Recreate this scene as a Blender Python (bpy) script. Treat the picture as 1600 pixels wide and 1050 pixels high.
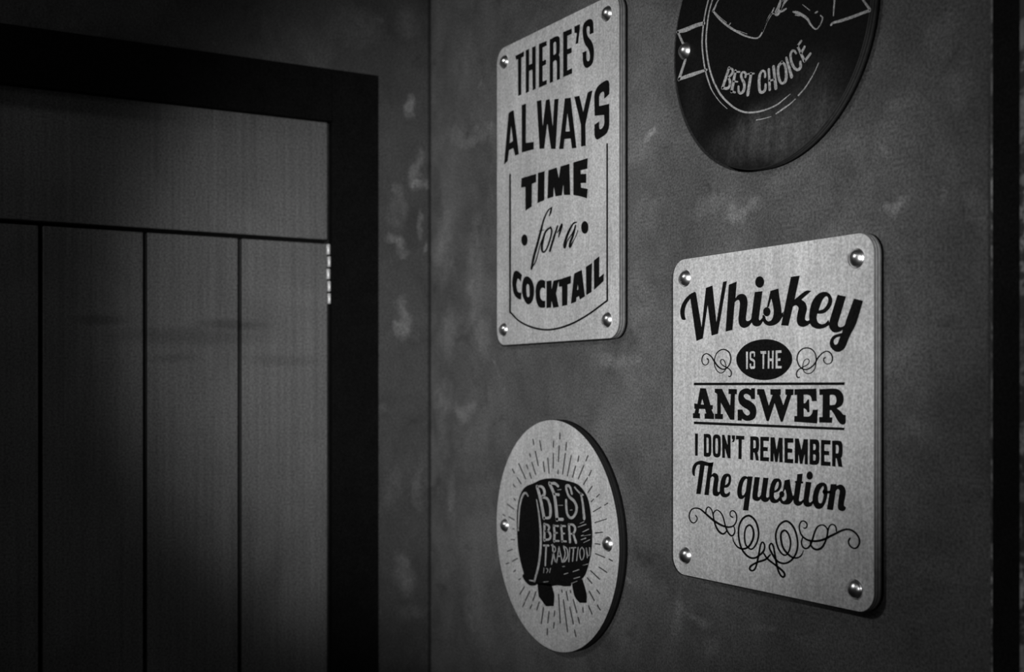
import bpy, bmesh, math, random
from mathutils import Vector, Matrix
from mathutils.geometry import tessellate_polygon

for o in list(bpy.data.objects):
    bpy.data.objects.remove(o)
S = bpy.context.scene
COL = S.collection
EYE = 1.63                      # camera height above the floor (m)

# ------------------------------------------------------------------ camera
cd = bpy.data.cameras.new('camera')
cam = bpy.data.objects.new('camera', cd)
COL.objects.link(cam)
cd.sensor_width = 36.0
cd.lens = 42.96
cd.shift_y = 0.0528
cd.clip_start = 0.05
cam.location = (1.7996, -0.8829, EYE)
cam.rotation_euler = (math.pi / 2, 0, math.atan2(0.86631, 0.49951))
cd.dof.use_dof = True
cd.dof.focus_distance = 1.36
cd.dof.aperture_fstop = 5.0
S.camera = cam

# ------------------------------------------------------------------ light
S.view_settings.view_transform = 'Standard'
S.view_settings.look = 'None'
S.view_settings.gamma = 1.0
S.view_settings.use_curve_mapping = False
S.view_settings.exposure = 0.0
w = bpy.data.worlds.new('world')
S.world = w
w.use_nodes = True
w.node_tree.nodes['Background'].inputs[0].default_value = (0.02, 0.02, 0.02, 1)


def spot(name, loc, aim, power, angle, blend, radius):
    l = bpy.data.lights.new(name, 'SPOT')
    l.energy = power
    l.spot_size = math.radians(angle)
    l.spot_blend = blend
    l.shadow_soft_size = radius
    o = bpy.data.objects.new(name, l)
    COL.objects.link(o)
    o.location = loc
    o.rotation_euler = (Vector(aim) - Vector(loc)).to_track_quat('-Z', 'Y').to_euler()
    return o


# a ceiling track spot aimed at the signs, and a second spot from across the room
spot('track_spot', (0.40, -2.13, EYE + 1.10), (0.76, 0.0, EYE + 0.38), 35.0, 70, 0.97, 0.075)
spot('room_spot', (2.45, -1.20, EYE + 0.15), (0.0, 0.137, EYE + 0.112), 236.0, 28.2, 0.95, 0.05)
al = bpy.data.lights.new('room_fill', 'AREA')  # unseen fill disc added under the ceiling to lift the ambient light
al.energy = 5.0
al.shape = 'DISK'
al.size = 1.8
ao = bpy.data.objects.new('room_fill', al)
COL.objects.link(ao)
ao.location = (2.2, -2.4, 2.90)


# ------------------------------------------------------------------ helpers
def link(name, me, parent=None, loc=(0, 0, 0)):
    o = bpy.data.objects.new(name, me)
    COL.objects.link(o)
    o.parent = parent
    o.location = loc
    return o


def mesh_from(name, bm, mats, smooth=False):
    me = bpy.data.meshes.new(name)
    bm.normal_update()
    if smooth:
        for f in bm.faces:
            f.smooth = True
    bm.to_mesh(me)
    bm.free()
    for m in (mats if isinstance(mats, (list, tuple)) else [mats]):
        me.materials.append(m)
    return me


def box(bm, x0, x1, y0, y1, z0, z1, bevel=0.0):
    r = bmesh.ops.create_cube(bm, size=1.0)
    for v in r['verts']:
        v.co = Vector(((x0 + x1) / 2 + v.co.x * (x1 - x0), (y0 + y1) / 2 + v.co.y * (y1 - y0), (z0 + z1) / 2 + v.co.z * (z1 - z0)))
    if bevel:
        es = list({e for v in r['verts'] for e in v.link_edges})
        bmesh.ops.bevel(bm, geom=es, offset=bevel, segments=2, affect='EDGES', profile=0.5)


def box_obj(name, b, mat, parent=None, bevel=0.0):
    bm = bmesh.new()
    box(bm, *b, bevel=bevel)
    return link(name, mesh_from(name, bm, mat), parent)


def struct(o):
    o['kind'] = 'structure'
    return o


# ------------------------------------------------------------------ materials
class N:
    """tiny node-tree builder"""
    def __init__(self, name):
        self.m = bpy.data.materials.new(name)
        self.m.use_nodes = True
        self.t = self.m.node_tree
        self.b = self.t.nodes['Principled BSDF']
        self.co = self.t.nodes.new('ShaderNodeTexCoord').outputs['Object']

    def n(self, kind, **kw):
        nd = self.t.nodes.new(kind)
        for k, v in kw.items():
            setattr(nd, k, v)
        return nd

    def set(self, sock, v):
        if hasattr(v, 'is_output'):
            self.t.links.new(v, sock)
        else:
            sock.default_value = v

    def math(self, op, a, b=0.0, clamp=False):
        nd = self.n('ShaderNodeMath', operation=op, use_clamp=clamp)
        self.set(nd.inputs[0], a)
        self.set(nd.inputs[1], b)
        return nd.outputs[0]

    def vmath(self, op, a, b):
        nd = self.n('ShaderNodeVectorMath', operation=op)
        self.set(nd.inputs[0], a)
        self.set(nd.inputs[1], b)
        return nd.outputs['Value'] if op == 'LENGTH' else nd.outputs['Vector']

    def noise(self, co, scale, detail=3.0, rough=0.55, dist=0.0, color=False):
        nd = self.n('ShaderNodeTexNoise')
        self.set(nd.inputs['Vector'], co)
        nd.inputs['Scale'].default_value = scale
        nd.inputs['Detail'].default_value = detail
        nd.inputs['Roughness'].default_value = rough
        nd.inputs['Distortion'].default_value = dist
        return nd.outputs['Color' if color else 'Fac']

    def rng(self, v, a, b, c, d, smooth=True):
        nd = self.n('ShaderNodeMapRange', interpolation_type='SMOOTHSTEP' if smooth else 'LINEAR')
        for i, q in enumerate((v, a, b, c, d)):
            self.set(nd.inputs[i], q)
        return nd.outputs[0]

    def grey(self, v):
        nd = self.n('ShaderNodeCombineColor')
        for i in range(3):
            self.set(nd.inputs[i], v)
        return nd.outputs[0]

    def bump(self, h, strength, dist):
        nd = self.n('ShaderNodeBump')
        nd.inputs['Strength'].default_value = strength
        nd.inputs['Distance'].default_value = dist
        self.set(nd.inputs['Height'], h)
        self.t.links.new(nd.outputs[0], self.b.inputs['Normal'])

    def done(self, v, rough=0.7, metal=0.0, spec=0.4):
        self.set(self.b.inputs['Base Color'], self.grey(v))
        self.set(self.b.inputs['Roughness'], rough)
        self.b.inputs['Metallic'].default_value = metal
        self.b.inputs['Specular IOR Level'].default_value = spec
        return self.m


def smudges_and_sheen(n, co, items, warp=0.06, wscale=18.0):
    """sum of soft patches, for wear, smears and painted sheen: (centre, radii, strength)"""
    wv = n.noise(co, wscale, 5.0, 0.65, color=True)
    wv = n.vmath('MULTIPLY', n.vmath('SUBTRACT', wv, (0.5, 0.5, 0.5)), (warp, warp, warp))
    q = n.vmath('ADD', co, wv)
    tot = 0.0
    for c, r, s in items:
        d = n.vmath('LENGTH', n.vmath('MULTIPLY', n.vmath('SUBTRACT', q, c), tuple(1.0 / a for a in r)), (0, 0, 0))
        tot = n.math('ADD', tot, n.rng(d, 0.22, 1.0, s, 0.0))
    return tot


def plaster(name, items, base=0.085, axis=-1):
    n = N(name)
    big = n.noise(n.co, 2.3, 4.0, 0.6, 0.6)
    mid = n.noise(n.co, 9.0, 6.0, 0.62, 0.45)
    fine = n.noise(n.co, 60.0, 5.0, 0.7)
    grain = n.noise(n.co, 360.0, 1.0, 0.7)
    v = n.rng(big, 0.3, 0.7, base * 0.84, base * 1.16)
    v = n.math('MULTIPLY', v, n.rng(mid, 0.25, 0.75, 0.72, 1.28))
    v = n.math('MULTIPLY', v, n.rng(fine, 0.2, 0.8, 0.84, 1.16, False))
    # scraped lighter flecks where the skim coat has flaked
    fl = n.noise(n.co, 17.0, 8.0, 0.68, 0.4)
    v = n.math('ADD', v, n.rng(fl, 0.62, 0.74, 0.0, base * 0.7))
    dk = n.noise(n.vmath('ADD', n.co, (7.3, 2.1, 4.7)), 13.0, 7.0, 0.66, 0.4)
    v = n.math('MULTIPLY', v, n.rng(dk, 0.58, 0.72, 1.0, 0.62))
    v = n.math('ADD', v, n.math('MULTIPLY', smudges_and_sheen(n, n.co, items), n.rng(fine, 0.25, 0.75, 0.5, 1.4)))
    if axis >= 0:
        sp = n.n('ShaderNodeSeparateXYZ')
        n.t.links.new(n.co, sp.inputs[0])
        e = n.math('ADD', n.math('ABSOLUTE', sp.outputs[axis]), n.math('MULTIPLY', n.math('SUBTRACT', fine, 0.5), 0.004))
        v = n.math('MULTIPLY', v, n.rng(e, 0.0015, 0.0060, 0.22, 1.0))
    v = n.math('MULTIPLY', v, n.rng(grain, 0.25, 0.75, 0.48, 1.52, False))
    h = n.math('ADD', n.math('MULTIPLY', mid, 1.0), n.math('ADD', n.math('MULTIPLY', fine, 0.18), n.math('MULTIPLY', fl, 0.6)))
    n.bump(h, 0.45, 0.005)
    return n.done(v, n.rng(mid, 0.3, 0.7, 0.62, 0.8), 0.0, 0.35)


def plywood(name, base, tone=1.0):
    n = N(name)
    st = n.n('ShaderNodeMapping')
    st.inputs['Scale'].default_value = (1.0, 1.0, 0.07)
    n.t.links.new(n.co, st.inputs[0])
    g1 = n.noise(st.outputs[0], 26.0, 5.0, 0.6, 1.2)
    g2 = n.noise(st.outputs[0], 240.0, 3.0, 0.6)
    cl = n.noise(n.co, 11.0, 3.0, 0.5)
    gr = n.noise(n.co, 360.0, 1.0, 0.7)
    v = n.rng(g1, 0.25, 0.75, base * 0.86, base * 1.12)
    v = n.math('MULTIPLY', v, n.rng(g2, 0.3, 0.7, 0.90, 1.09, False))
    v = n.math('MULTIPLY', v, n.rng(cl, 0.3, 0.7, 0.9, 1.08))
    v = n.math('MULTIPLY', v, n.rng(gr, 0.25, 0.75, 0.70, 1.30, False))
    n.bump(n.math('ADD', g2, n.math('MULTIPLY', gr, 0.4)), 0.12, 0.0006)
    return n.done(v, 0.6, 0.0, 0.35)


def ply_edge(name, base):
    n = N(name)
    sp = n.n('ShaderNodeSeparateXYZ')
    n.t.links.new(n.co, sp.inputs[0])
    # plies 1.8 mm thick, every other one end grain (darker)
    s = n.math('SINE', n.math('MULTIPLY', sp.outputs[1], 2 * math.pi / 0.0036))
    v = n.rng(s, -0.35, 0.35, base * 0.42, base)
    g = n.noise(n.co, 160.0, 3.0, 0.6)
    v = n.math('MULTIPLY', v, n.rng(g, 0.3, 0.7, 0.75, 1.2, False))
    return n.done(v, 0.75, 0.0, 0.2)


def plain(name, v, rough, metal=0.0, spec=0.4, grain=0.0, bump=0.0):
    n = N(name)
    a = n.noise(n.co, 30.0, 4.0, 0.6)
    x = n.rng(a, 0.3, 0.7, v * 0.88, v * 1.12)
    if grain:
        x = n.math('MULTIPLY', x, n.rng(n.noise(n.co, 360.0, 1.0, 0.7), 0.25, 0.75, 1 - grain, 1 + grain, False))
    if bump:
        n.bump(n.noise(n.co, 90.0, 4.0, 0.6), bump, 0.002)
    return n.done(x, rough, metal, spec)


def Zr(z):
    return EYE + z


def P_sign(x, z, rx, rz, s):            # patch on the sign wall
    return ((x, 0.0, Zr(z)), (rx, 1.0, rz), s)


def P_door(y, z, ry, rz, s):            # patch on the door wall
    return ((0.0, y, Zr(z)), (1.0, ry, rz), s)


SIGN_PATCHES = [
 P_sign(0.0977, 0.3958, 0.0348, 0.0339, 0.037),
 P_sign(0.1611, 0.3844, 0.0808, 0.0158, 0.044),
 P_sign(0.0511, 0.2300, 0.0482, 0.0968, 0.050),
 P_sign(0.0646, 0.0912, 0.0359, 0.0687, 0.037),
 P_sign(0.1550, 0.1657, 0.0385, 0.1187, 0.044),
 P_sign(0.1815, 0.0816, 0.0376, 0.0391, 0.050),
 P_sign(0.1193, -0.0303, 0.0621, 0.0215, 0.069),
 P_sign(0.0419, -0.0416, 0.0366, 0.0833, 0.037),
 P_sign(0.0757, -0.1676, 0.0238, 0.0684, 0.044),
 P_sign(0.0533, -0.0107, 0.0422, 0.0414, 0.044),
 P_sign(0.6082, 0.3067, 0.0155, 0.0083, 0.138),
 P_sign(0.5821, 0.2934, 0.0439, 0.0233, 0.037),
 P_sign(0.7712, 0.1950, 0.0390, 0.0122, 0.063),
 P_sign(0.7167, 0.2077, 0.0593, 0.0176, 0.037),
 P_sign(0.9850, 0.1715, 0.0188, 0.0138, 0.081),
 P_sign(0.9881, 0.2663, 0.0228, 0.0097, 0.044),
 P_sign(0.5620, 0.0408, 0.0397, 0.0128, 0.044),
 P_sign(0.5131, 0.0355, 0.0344, 0.0154, 0.056),
 P_sign(0.5821, 0.0075, 0.0525, 0.0317, 0.025),
 P_sign(1.0615, 0.2685, 0.0221, 0.0306, 0.037),
 P_sign(1.0819, 0.1556, 0.0143, 0.0301, 0.037),
 P_sign(1.0475, 0.1743, 0.0076, 0.0093, 0.057),
 P_sign(0.6996, -0.2157, 0.0605, 0.0079, 0.037),
 P_sign(0.6582, -0.2624, 0.0163, 0.0404, 0.037),
 P_sign(0.6938, -0.2641, 0.0385, 0.0099, 0.044),
 P_sign(0.7167, -0.2893, 0.0211, 0.0137, 0.037),
 P_sign(1.0331, -0.1681, 0.0382, 0.0156, 0.025),
 P_sign(1.0110, -0.0415, 0.0396, 0.0159, 0.031),
 P_sign(0.9881, 0.0297, 0.0309, 0.0243, 0.025),
 P_sign(0.5953, 0.2173, 0.0433, 0.0420, 0.025),
 P_sign(0.5821, 0.1015, 0.0353, 0.0635, 0.019),
 P_sign(0.1508, -0.3431, 0.0387, 0.0793, 0.025),
 P_sign(0.5620, -0.2342, 0.0110, 0.0064, 0.069),
 P_sign(0.8021, -0.2567, 0.0531, 0.0074, 0.025),
 P_sign(0.9399, 0.2357, 0.0332, 0.0252, 0.025),
 P_sign(0.5953, 0.3806, 0.0348, 0.0630, 0.015),
 P_sign(1.0331, 0.3180, 0.0288, 0.0234, 0.025),
 P_sign(0.1085, 0.5086, 0.0571, 0.0809, 0.019),
]
DOOR_PATCHES = [
 P_door(-0.0369, 0.4614, 0.0170, 0.0196, 0.098),
 P_door(-0.0231, 0.3619, 0.0125, 0.0478, 0.057),
 P_door(-0.0174, 0.3333, 0.0219, 0.0141, 0.057),
 P_door(-0.0197, 0.2684, 0.0094, 0.0366, 0.056),
 P_door(-0.0540, 0.3199, 0.0153, 0.0223, 0.037),
 P_door(-0.0653, 0.2417, 0.0214, 0.0167, 0.063),
 P_door(-0.0574, 0.2267, 0.0153, 0.0112, 0.050),
 P_door(-0.0460, 0.1217, 0.0123, 0.0335, 0.057),
 P_door(-0.0517, 0.0967, 0.0184, 0.0195, 0.057),
 P_door(-0.0047, 0.2297, 0.0063, 0.0113, 0.069),
 P_door(-0.0047, -0.0423, 0.0047, 0.0113, 0.057),
 P_door(-0.0596, 0.2884, 0.0214, 0.0418, 0.025),
 P_door(-0.0426, -0.3010, 0.0247, 0.0560, 0.037),
 P_door(-0.0369, -0.3637, 0.0310, 0.0196, 0.025),
 P_door(-0.0709, -0.1548, 0.0305, 0.0556, 0.019),
 P_door(-0.0197, -0.1568, 0.0125, 0.0563, 0.025),
 P_door(-0.1263, 0.5778, 0.0596, 0.0411, 0.019),
 P_door(-0.0369, 0.6015, 0.0310, 0.0420, 0.025),
]
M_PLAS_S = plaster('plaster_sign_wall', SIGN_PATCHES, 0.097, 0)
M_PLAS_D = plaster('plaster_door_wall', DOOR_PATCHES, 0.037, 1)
M_PLAS = plaster('plaster_room', [], 0.085)
M_BLACK = plain('black_casing_paint', 0.0042, 0.7, 0.0, 0.03, 0.5)
M_BATTEN = plain('black_batten_paint', 0.010, 0.7, 0.0, 0.05, 0.5)
M_PRINT = plain('black_print', 0.0060, 0.8, 0.0, 0.06, 0.5)
M_PRINT_FINE = plain('thin_black_print', 0.05, 0.8, 0.0, 0.1, 0.4)
M_BOARD = [plywood('birch_ply_a', 0.50), plywood('birch_ply_b', 0.53)]
M_EDGE = ply_edge('ply_edge', 0.18)
M_EDGE_PALE = ply_edge('ply_edge_pale', 0.30)
M_EDGE_BURNT = ply_edge('ply_edge_scorched', 0.014)
M_EDGE_DARK = ply_edge('ply_edge_stained', 0.05)
M_CHALK = plain('pale_print', 0.34, 0.85, 0.0, 0.2, 0.45)
M_ENGR = plain('bare_ply_in_print', 0.36, 0.8, 0.0, 0.2, 0.35)


def stained():
    n = N('black_stained_ply')
    st = n.n('ShaderNodeMapping')
    st.inputs['Scale'].default_value = (1.0, 1.0, 0.35)
    n.t.links.new(n.co, st.inputs[0])
    a = n.noise(st.outputs[0], 45.0, 5.0, 0.65)
    b = n.noise(n.co, 360.0, 1.0, 0.7)
    sheen = smudges_and_sheen(n, n.co, [((0.035, 0.0, -0.118), (0.11, 1.0, 0.048), 0.042), ((0.075, 0.0, -0.085), (0.06, 1.0, 0.05), 0.018),  # gloss sheen painted into the stain colour, paler on the lower face
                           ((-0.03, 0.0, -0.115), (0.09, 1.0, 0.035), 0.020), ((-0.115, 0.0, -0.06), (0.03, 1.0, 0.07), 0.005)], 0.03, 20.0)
    v = n.math('ADD', 0.0045, n.math('MULTIPLY', sheen, n.rng(a, 0.25, 0.75, 0.5, 1.3)))
    v = n.math('MULTIPLY', v, n.rng(b, 0.25, 0.75, 0.55, 1.45, False))
    return n.done(v, 0.62, 0.0, 0.12)


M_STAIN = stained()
M_STEEL = plain('polished_steel', 0.85, 0.30, 1.0)
M_HINGE = plain('hinge_steel', 0.60, 0.45, 0.4, 0.5)
M_FLOOR = plain('floor_boards', 0.05, 0.5)
M_CEIL = plain('ceiling_paint', 0.05, 0.9)


def door_wood():
    n = N('dark_door_wood')
    st = n.n('ShaderNodeMapping')
    st.inputs['Scale'].default_value = (1.0, 1.0, 0.02)
    n.t.links.new(n.co, st.inputs[0])
    g = n.noise(st.outputs[0], 130.0, 4.0, 0.6, 0.4)
    c = n.noise(n.co, 6.0, 3.0, 0.5, 0.5)
    gr = n.noise(n.co, 340.0, 1.0, 0.7)
    v = n.rng(g, 0.3, 0.7, 0.078, 0.110, False)
    v = n.math('MULTIPLY', v, n.rng(c, 0.3, 0.7, 0.84, 1.14))
    dk = smudges_and_sheen(n, n.co, [
        P_door(-0.33, 0.098, 0.075, 0.012, 0.42), P_door(-0.52, 0.10, 0.05, 0.012, 0.40),
        P_door(-0.40, 0.078, 0.16, 0.020, 0.28), P_door(-0.25, 0.045, 0.09, 0.014, 0.22),
        P_door(-0.42, 0.044, 0.05, 0.010, 0.25)], 0.02, 9.0)
    v = n.math('MULTIPLY', v, n.math('SUBTRACT', 1.0, dk))
    v = n.math('MULTIPLY', v, n.rng(gr, 0.25, 0.75, 0.5, 1.5, False))
    n.bump(g, 0.15, 0.001)
    return n.done(v, 0.55, 0.0, 0.35)


M_DOOR = door_wood()


def worn_edge():
    n = N('worn_paint_edge')
    a = n.noise(n.co, 55.0, 4.0, 0.7)
    b = n.noise(n.co, 7.0, 3.0, 0.6)
    k = n.math('MULTIPLY', n.rng(a, 0.45, 0.62, 0.0, 1.0), n.rng(b, 0.35, 0.6, 0.25, 1.0))
    v = n.math('ADD', n.math('MULTIPLY', k, 0.42), 0.05)
    return n.done(v, 0.6, 0.0, 0.4)


M_WORN = worn_edge()

# ------------------------------------------------------------------ room shell
RX, RY, RZ = 4.6, -4.2, 2.95
struct(box_obj('floor', (-0.12, RX + 0.12, RY - 0.12, 0.12, -0.1, 0.0), M_FLOOR))
struct(box_obj('ceiling', (-0.12, RX + 0.12, RY - 0.12, 0.12, RZ, RZ + 0.1), M_CEIL))
struct(box_obj('wall_right', (-0.12, RX + 0.12, 0.0, 0.12, 0.0, RZ), M_PLAS_S))
struct(box_obj('wall_back', (-0.12, RX + 0.12, RY - 0.12, RY, 0.0, RZ), M_PLAS))
struct(box_obj('wall_front', (RX, RX + 0.12, RY, 0.0, 0.0, RZ), M_PLAS))

# door wall with its opening
D0, D1 = -0.1775, -1.0255           # hinge side / lock side of the leaf (y)
DT = Zr(0.4195)                     # top of the leaf
bm = bmesh.new()
box(bm, -0.12, 0.0, D0 + 0.004, 0.0, 0.0, RZ)
box(bm, -0.12, 0.0, RY, D1 - 0.004, 0.0, RZ)
box(bm, -0.12, 0.0, D1 - 0.004, D0 + 0.004, DT + 0.004, RZ)
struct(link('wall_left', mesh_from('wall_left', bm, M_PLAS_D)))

# door casing: two uprights and a head
CO, CI, CT = -0.0985, -0.1765, Zr(0.4985)
tr = bpy.data.objects.new('trim_1', None)
COL.objects.link(tr)
tr['kind'] = 'structure'
tr['label'] = 'wide flat black door casing around the plank door'
box_obj('upright', (0.0, 0.016, CI, CO, 0.0, CT), M_BLACK, tr, 0.0008)
box_obj('upright', (0.0, 0.016, D1 - 0.083, D1 - 0.001, 0.0, CT), M_BLACK, tr, 0.0008)
box_obj('head_board', (0.0, 0.016, D1 - 0.0005, CI - 0.0005, Zr(0.4175), CT), M_BLACK, tr, 0.0008)

# door leaf: top rail over six vertical boards
dr = bpy.data.objects.new('door_1', None)
COL.objects.link(dr)
dr.location = (0, (D0 + D1) / 2, 0)
dr['kind'] = 'structure'
dr['label'] = 'dark wooden door of vertical boards under a deep top rail'


def dpart(name, b, mat, bevel=0.0):
    o = box_obj(name, b, mat, dr, bevel)
    o.location = (0, -(D0 + D1) / 2, 0)
    return o


dpart('backing', (-0.040, -0.016, D1, D0, 0.01, DT), M_BLACK)
RB = Zr(0.2350)
dpart('top_rail', (-0.016, 0.0, D1, D0 - 0.001, RB, DT), M_DOOR, 0.0012)
seams = [D0 - 0.001, -0.3183, -0.4587, -0.6020, -0.7430, -0.8840, D1]
for i in range(6):
    a = seams[i] - (0.0032 if i else 0.0)
    b = seams[i + 1] + (0.0032 if i < 5 else 0.0)
    dpart('plank', (-0.016, 0.0, b, a, 0.01, RB - 0.0065), M_DOOR, 0.0012)
hg = bpy.data.objects.new('hinge', None)
COL.objects.link(hg)
hg.parent = dr
hg.location = (0.0045, D0 - 0.0012 - (D0 + D1) / 2, 0)
hg['label'] = 'bright steel butt hinge of five knuckles'
bm = bmesh.new()
kh = 0.0192
prof = [(0.0, 0.0), (0.0024, 0.0), (0.0031, 0.0008), (0.0031, kh - 0.0036), (0.0022, kh - 0.0028), (0.0, kh - 0.0028)]
rings = []
for r, z in prof:
    if r == 0:
        rings.append([bm.verts.new((0, 0, z))])
    else:
        rings.append([bm.verts.new((r * math.cos(t * math.pi / 8), r * math.sin(t * math.pi / 8), z)) for t in range(16)])
for A, B in zip(rings, rings[1:]):
    for t in range(16):
        u = (t + 1) % 16
        q = [A[t % len(A)], A[u % len(A)], B[u % len(B)], B[t % len(B)]]
        q2 = []
        for v in q:
            if v not in q2:
                q2.append(v)
        bm.faces.new(q2)
kme = mesh_from('knuckle', bm, M_HINGE, True)
for i in range(5):
    link('knuckle', kme, hg, ((0.0, 0.0006, 0.0, 0.0006, 0.0006)[i], (0.0, 0.0012, 0.0, 0.0012, 0.0014)[i], Zr(0.1345) + (4 - i) * kh))

# black batten with worn arrises at the right of the signs
bt = bpy.data.objects.new('trim_2', None)
COL.objects.link(bt)
bt['kind'] = 'structure'
bt['label'] = 'narrow black batten fixed upright on the sign wall, arrises worn pale'
X0, X1 = 1.1002, 1.1310
bm = bmesh.new()
for z0, z1 in ((0.0, RZ),):
    box(bm, X0 + 0.0022, X1 - 0.002, -0.0082, 0.0, z0, z1)
link('batten', mesh_from('batten', bm, M_BATTEN), bt)
box_obj('worn_arris', (X0, X0 + 0.0022, -0.008, 0.0, 0.0, RZ), M_WORN, bt)
box_obj('worn_arris', (X1 - 0.002, X1 + 0.010, -0.008, 0.0, 0.0, RZ), M_WORN, bt)

# ------------------------------------------------------------------ sign art
def curve(pts, closed, n=6):
    """G1 curve through points (x, y, smooth, ...) -> sampled list"""
    out = []
    m = len(pts)

    def tan(i):
        if not pts[i][2]:
            return None
        a = pts[(i - 1) % m] if closed or i > 0 else pts[i]
        b = pts[(i + 1) % m] if closed or i < m - 1 else pts[i]
        d = Vector((b[0] - a[0], b[1] - a[1]))
        return d.normalized() if d.length else d

    for i in range(m if closed else m - 1):
        p, q = pts[i], pts[(i + 1) % m]
        P0, P1 = Vector(p[:2]), Vector(q[:2])
        L = (P1 - P0).length
        t0, t1 = tan(i), tan((i + 1) % m)
        if t0 is None and t1 is None:
            out.append((P0.x, P0.y, p[-1]))
            continue
        ch = (P1 - P0).normalized() if L else Vector((0, 0))
        t0 = ch if t0 is None else t0
        t1 = ch if t1 is None else t1
        for k in range(n):
            s = k / n
            h1, h2 = 2 * s**3 - 3 * s**2 + 1, s**3 - 2 * s**2 + s
            h3, h4 = -2 * s**3 + 3 * s**2, s**3 - s**2
            v = P0 * h1 + t0 * (L * h2) + P1 * h3 + t1 * (L * h4)
            out.append((v.x, v.y, p[-1] * (1 - s) + q[-1] * s))
    if not closed:
        out.append((pts[-1][0], pts[-1][1], pts[-1][-1]))
    return out


def art_mesh(name, text, mat, lift, thick=0.0004):
    """flat print standing a hair proud of the board (x right, z up, -y out)"""
    bm = bmesh.new()
    yf, yb = -(lift + thick), -lift

    def wall(loop):
        m = len(loop)
        vf = [bm.verts.new((x, yf, z)) for x, z in loop]
        vb = [bm.verts.new((x, yb, z)) for x, z in loop]
        for i in range(m):
            j = (i + 1) % m
            bm.faces.new((vf[i], vf[j], vb[j], vb[i]))

    for ln in text.strip().split('\n'):
        tk = ln.split()
        if tk[0] == 'P':
            loops, cur = [], []
            for t in tk[1:] + ['|']:
                if t == '|':
                    loops.append([(a / 1e4, b / 1e4) for a, b, _ in curve(cur, True)])
                    cur = []
                    continue
                x, y = t.lstrip('~').split(',')
                cur.append((float(x), float(y), t[0] == '~', 0.0))
            tri = tessellate_polygon([[Vector((a, b, 0)) for a, b in lp] for lp in loops])
            flat = [bm.verts.new((a, yf, b)) for lp in loops for a, b in lp]
            for f in tri:
                A, B, C = (flat[i].co for i in f)
                nn = (B - A).cross(C - A)
                if nn.length < 1e-13:
                    continue
                f = f if nn.y < 0 else (f[0], f[2], f[1])
                try:
                    bm.faces.new([flat[i] for i in f])
                except ValueError:
                    pass
            for lp in loops:
                wall(lp)
        else:
            pts = [tuple(float(q) for q in t.split(',')) for t in tk[1:]]
            c = curve([(a, b, len(pts) > 2, d) for a, b, d in pts], False, 5)
            L, R = [], []
            for i, (x, y, d) in enumerate(c):
                a, b = c[max(i - 1, 0)], c[min(i + 1, len(c) - 1)]
                t = Vector((b[0] - a[0], b[1] - a[1]))
                t = t.normalized() if t.length else Vector((1, 0))
                nx, ny = -t.y * d / 2, t.x * d / 2
                L.append(((x + nx) / 1e4, (y + ny) / 1e4))
                R.append(((x - nx) / 1e4, (y - ny) / 1e4))

            def cap(i, sgn):
                x, y, d = c[i]
                a, b = (c[0], c[1]) if i == 0 else (c[-2], c[-1])
                an = math.atan2(b[1] - a[1], b[0] - a[0])
                st = an + (math.pi / 2 if sgn < 0 else -math.pi / 2)
                return [((x + math.cos(st + k * math.pi / 4) * d / 2) / 1e4, (y + math.sin(st + k * math.pi / 4) * d / 2) / 1e4) for k in range(1, 4)]

            vl = [bm.verts.new((x, yf, z)) for x, z in L]
            vr = [bm.verts.new((x, yf, z)) for x, z in R]
            for i in range(len(vl) - 1):
                bm.faces.new((vl[i], vr[i], vr[i + 1], vl[i + 1]))
            c0, c1 = cap(0, -1), cap(-1, 1)
            bm.faces.new([vl[0]] + [bm.verts.new((x, yf, z)) for x, z in c0] + [vr[0]])
            bm.faces.new([vr[-1]] + [bm.verts.new((x, yf, z)) for x, z in c1] + [vl[-1]])
            wall(L + c1[::-1] + R[::-1] + c0[::-1])
    # all front faces look out of the board
    for f in bm.faces:
        f.normal_update()
        if f.normal.y > 0.9:
            f.normal_flip()
    return mesh_from(name, bm, mat)


GAP, THICK = 0.0034, 0.0091


def board_mesh(name, outline, thick, m_face, m_edge):
    bm = bmesh.new()
    m = len(outline)
    rows = []
    ins = 0.0007
    c = Vector((0, 0))
    for y, k in ((0.0, 0.0), (-thick + ins, 0.0), (-thick, ins)):
        r = []
        for i, (x, z) in enumerate(outline):
            a, b = Vector(outline[i - 1]), Vector(outline[(i + 1) % m])
            t = (b - a).normalized()
            r.append(bm.verts.new((x - t.y * k, y, z + t.x * k)))
        rows.append(r)
    for A, B in zip(rows, rows[1:]):
        for i in range(m):
            j = (i + 1) % m
            f = bm.faces.new((A[i], A[j], B[j], B[i]))
            f.material_index = 1
    bm.faces.new(rows[-1]).material_index = 0
    bm.faces.new(rows[0][::-1]).material_index = 1
    bmesh.ops.recalc_face_normals(bm, faces=bm.faces[:])
    return mesh_from(name, bm, [m_face, m_edge])


def rounded(w, h, r, n=8):
    out = []
    for cx, cz, a0 in ((w / 2 - r, h / 2 - r, 0), (-w / 2 + r, h / 2 - r, 90), (-w / 2 + r, -h / 2 + r, 180), (w / 2 - r, -h / 2 + r, 270)):
        for k in range(n + 1):
            a = math.radians(a0 + 90 * k / n)
            out.append((cx + r * math.cos(a), cz + r * math.sin(a)))
    return out


def disc(r, n=120):
    return [(r * math.cos(2 * math.pi * k / n), r * math.sin(2 * math.pi * k / n)) for k in range(n)]


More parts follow.
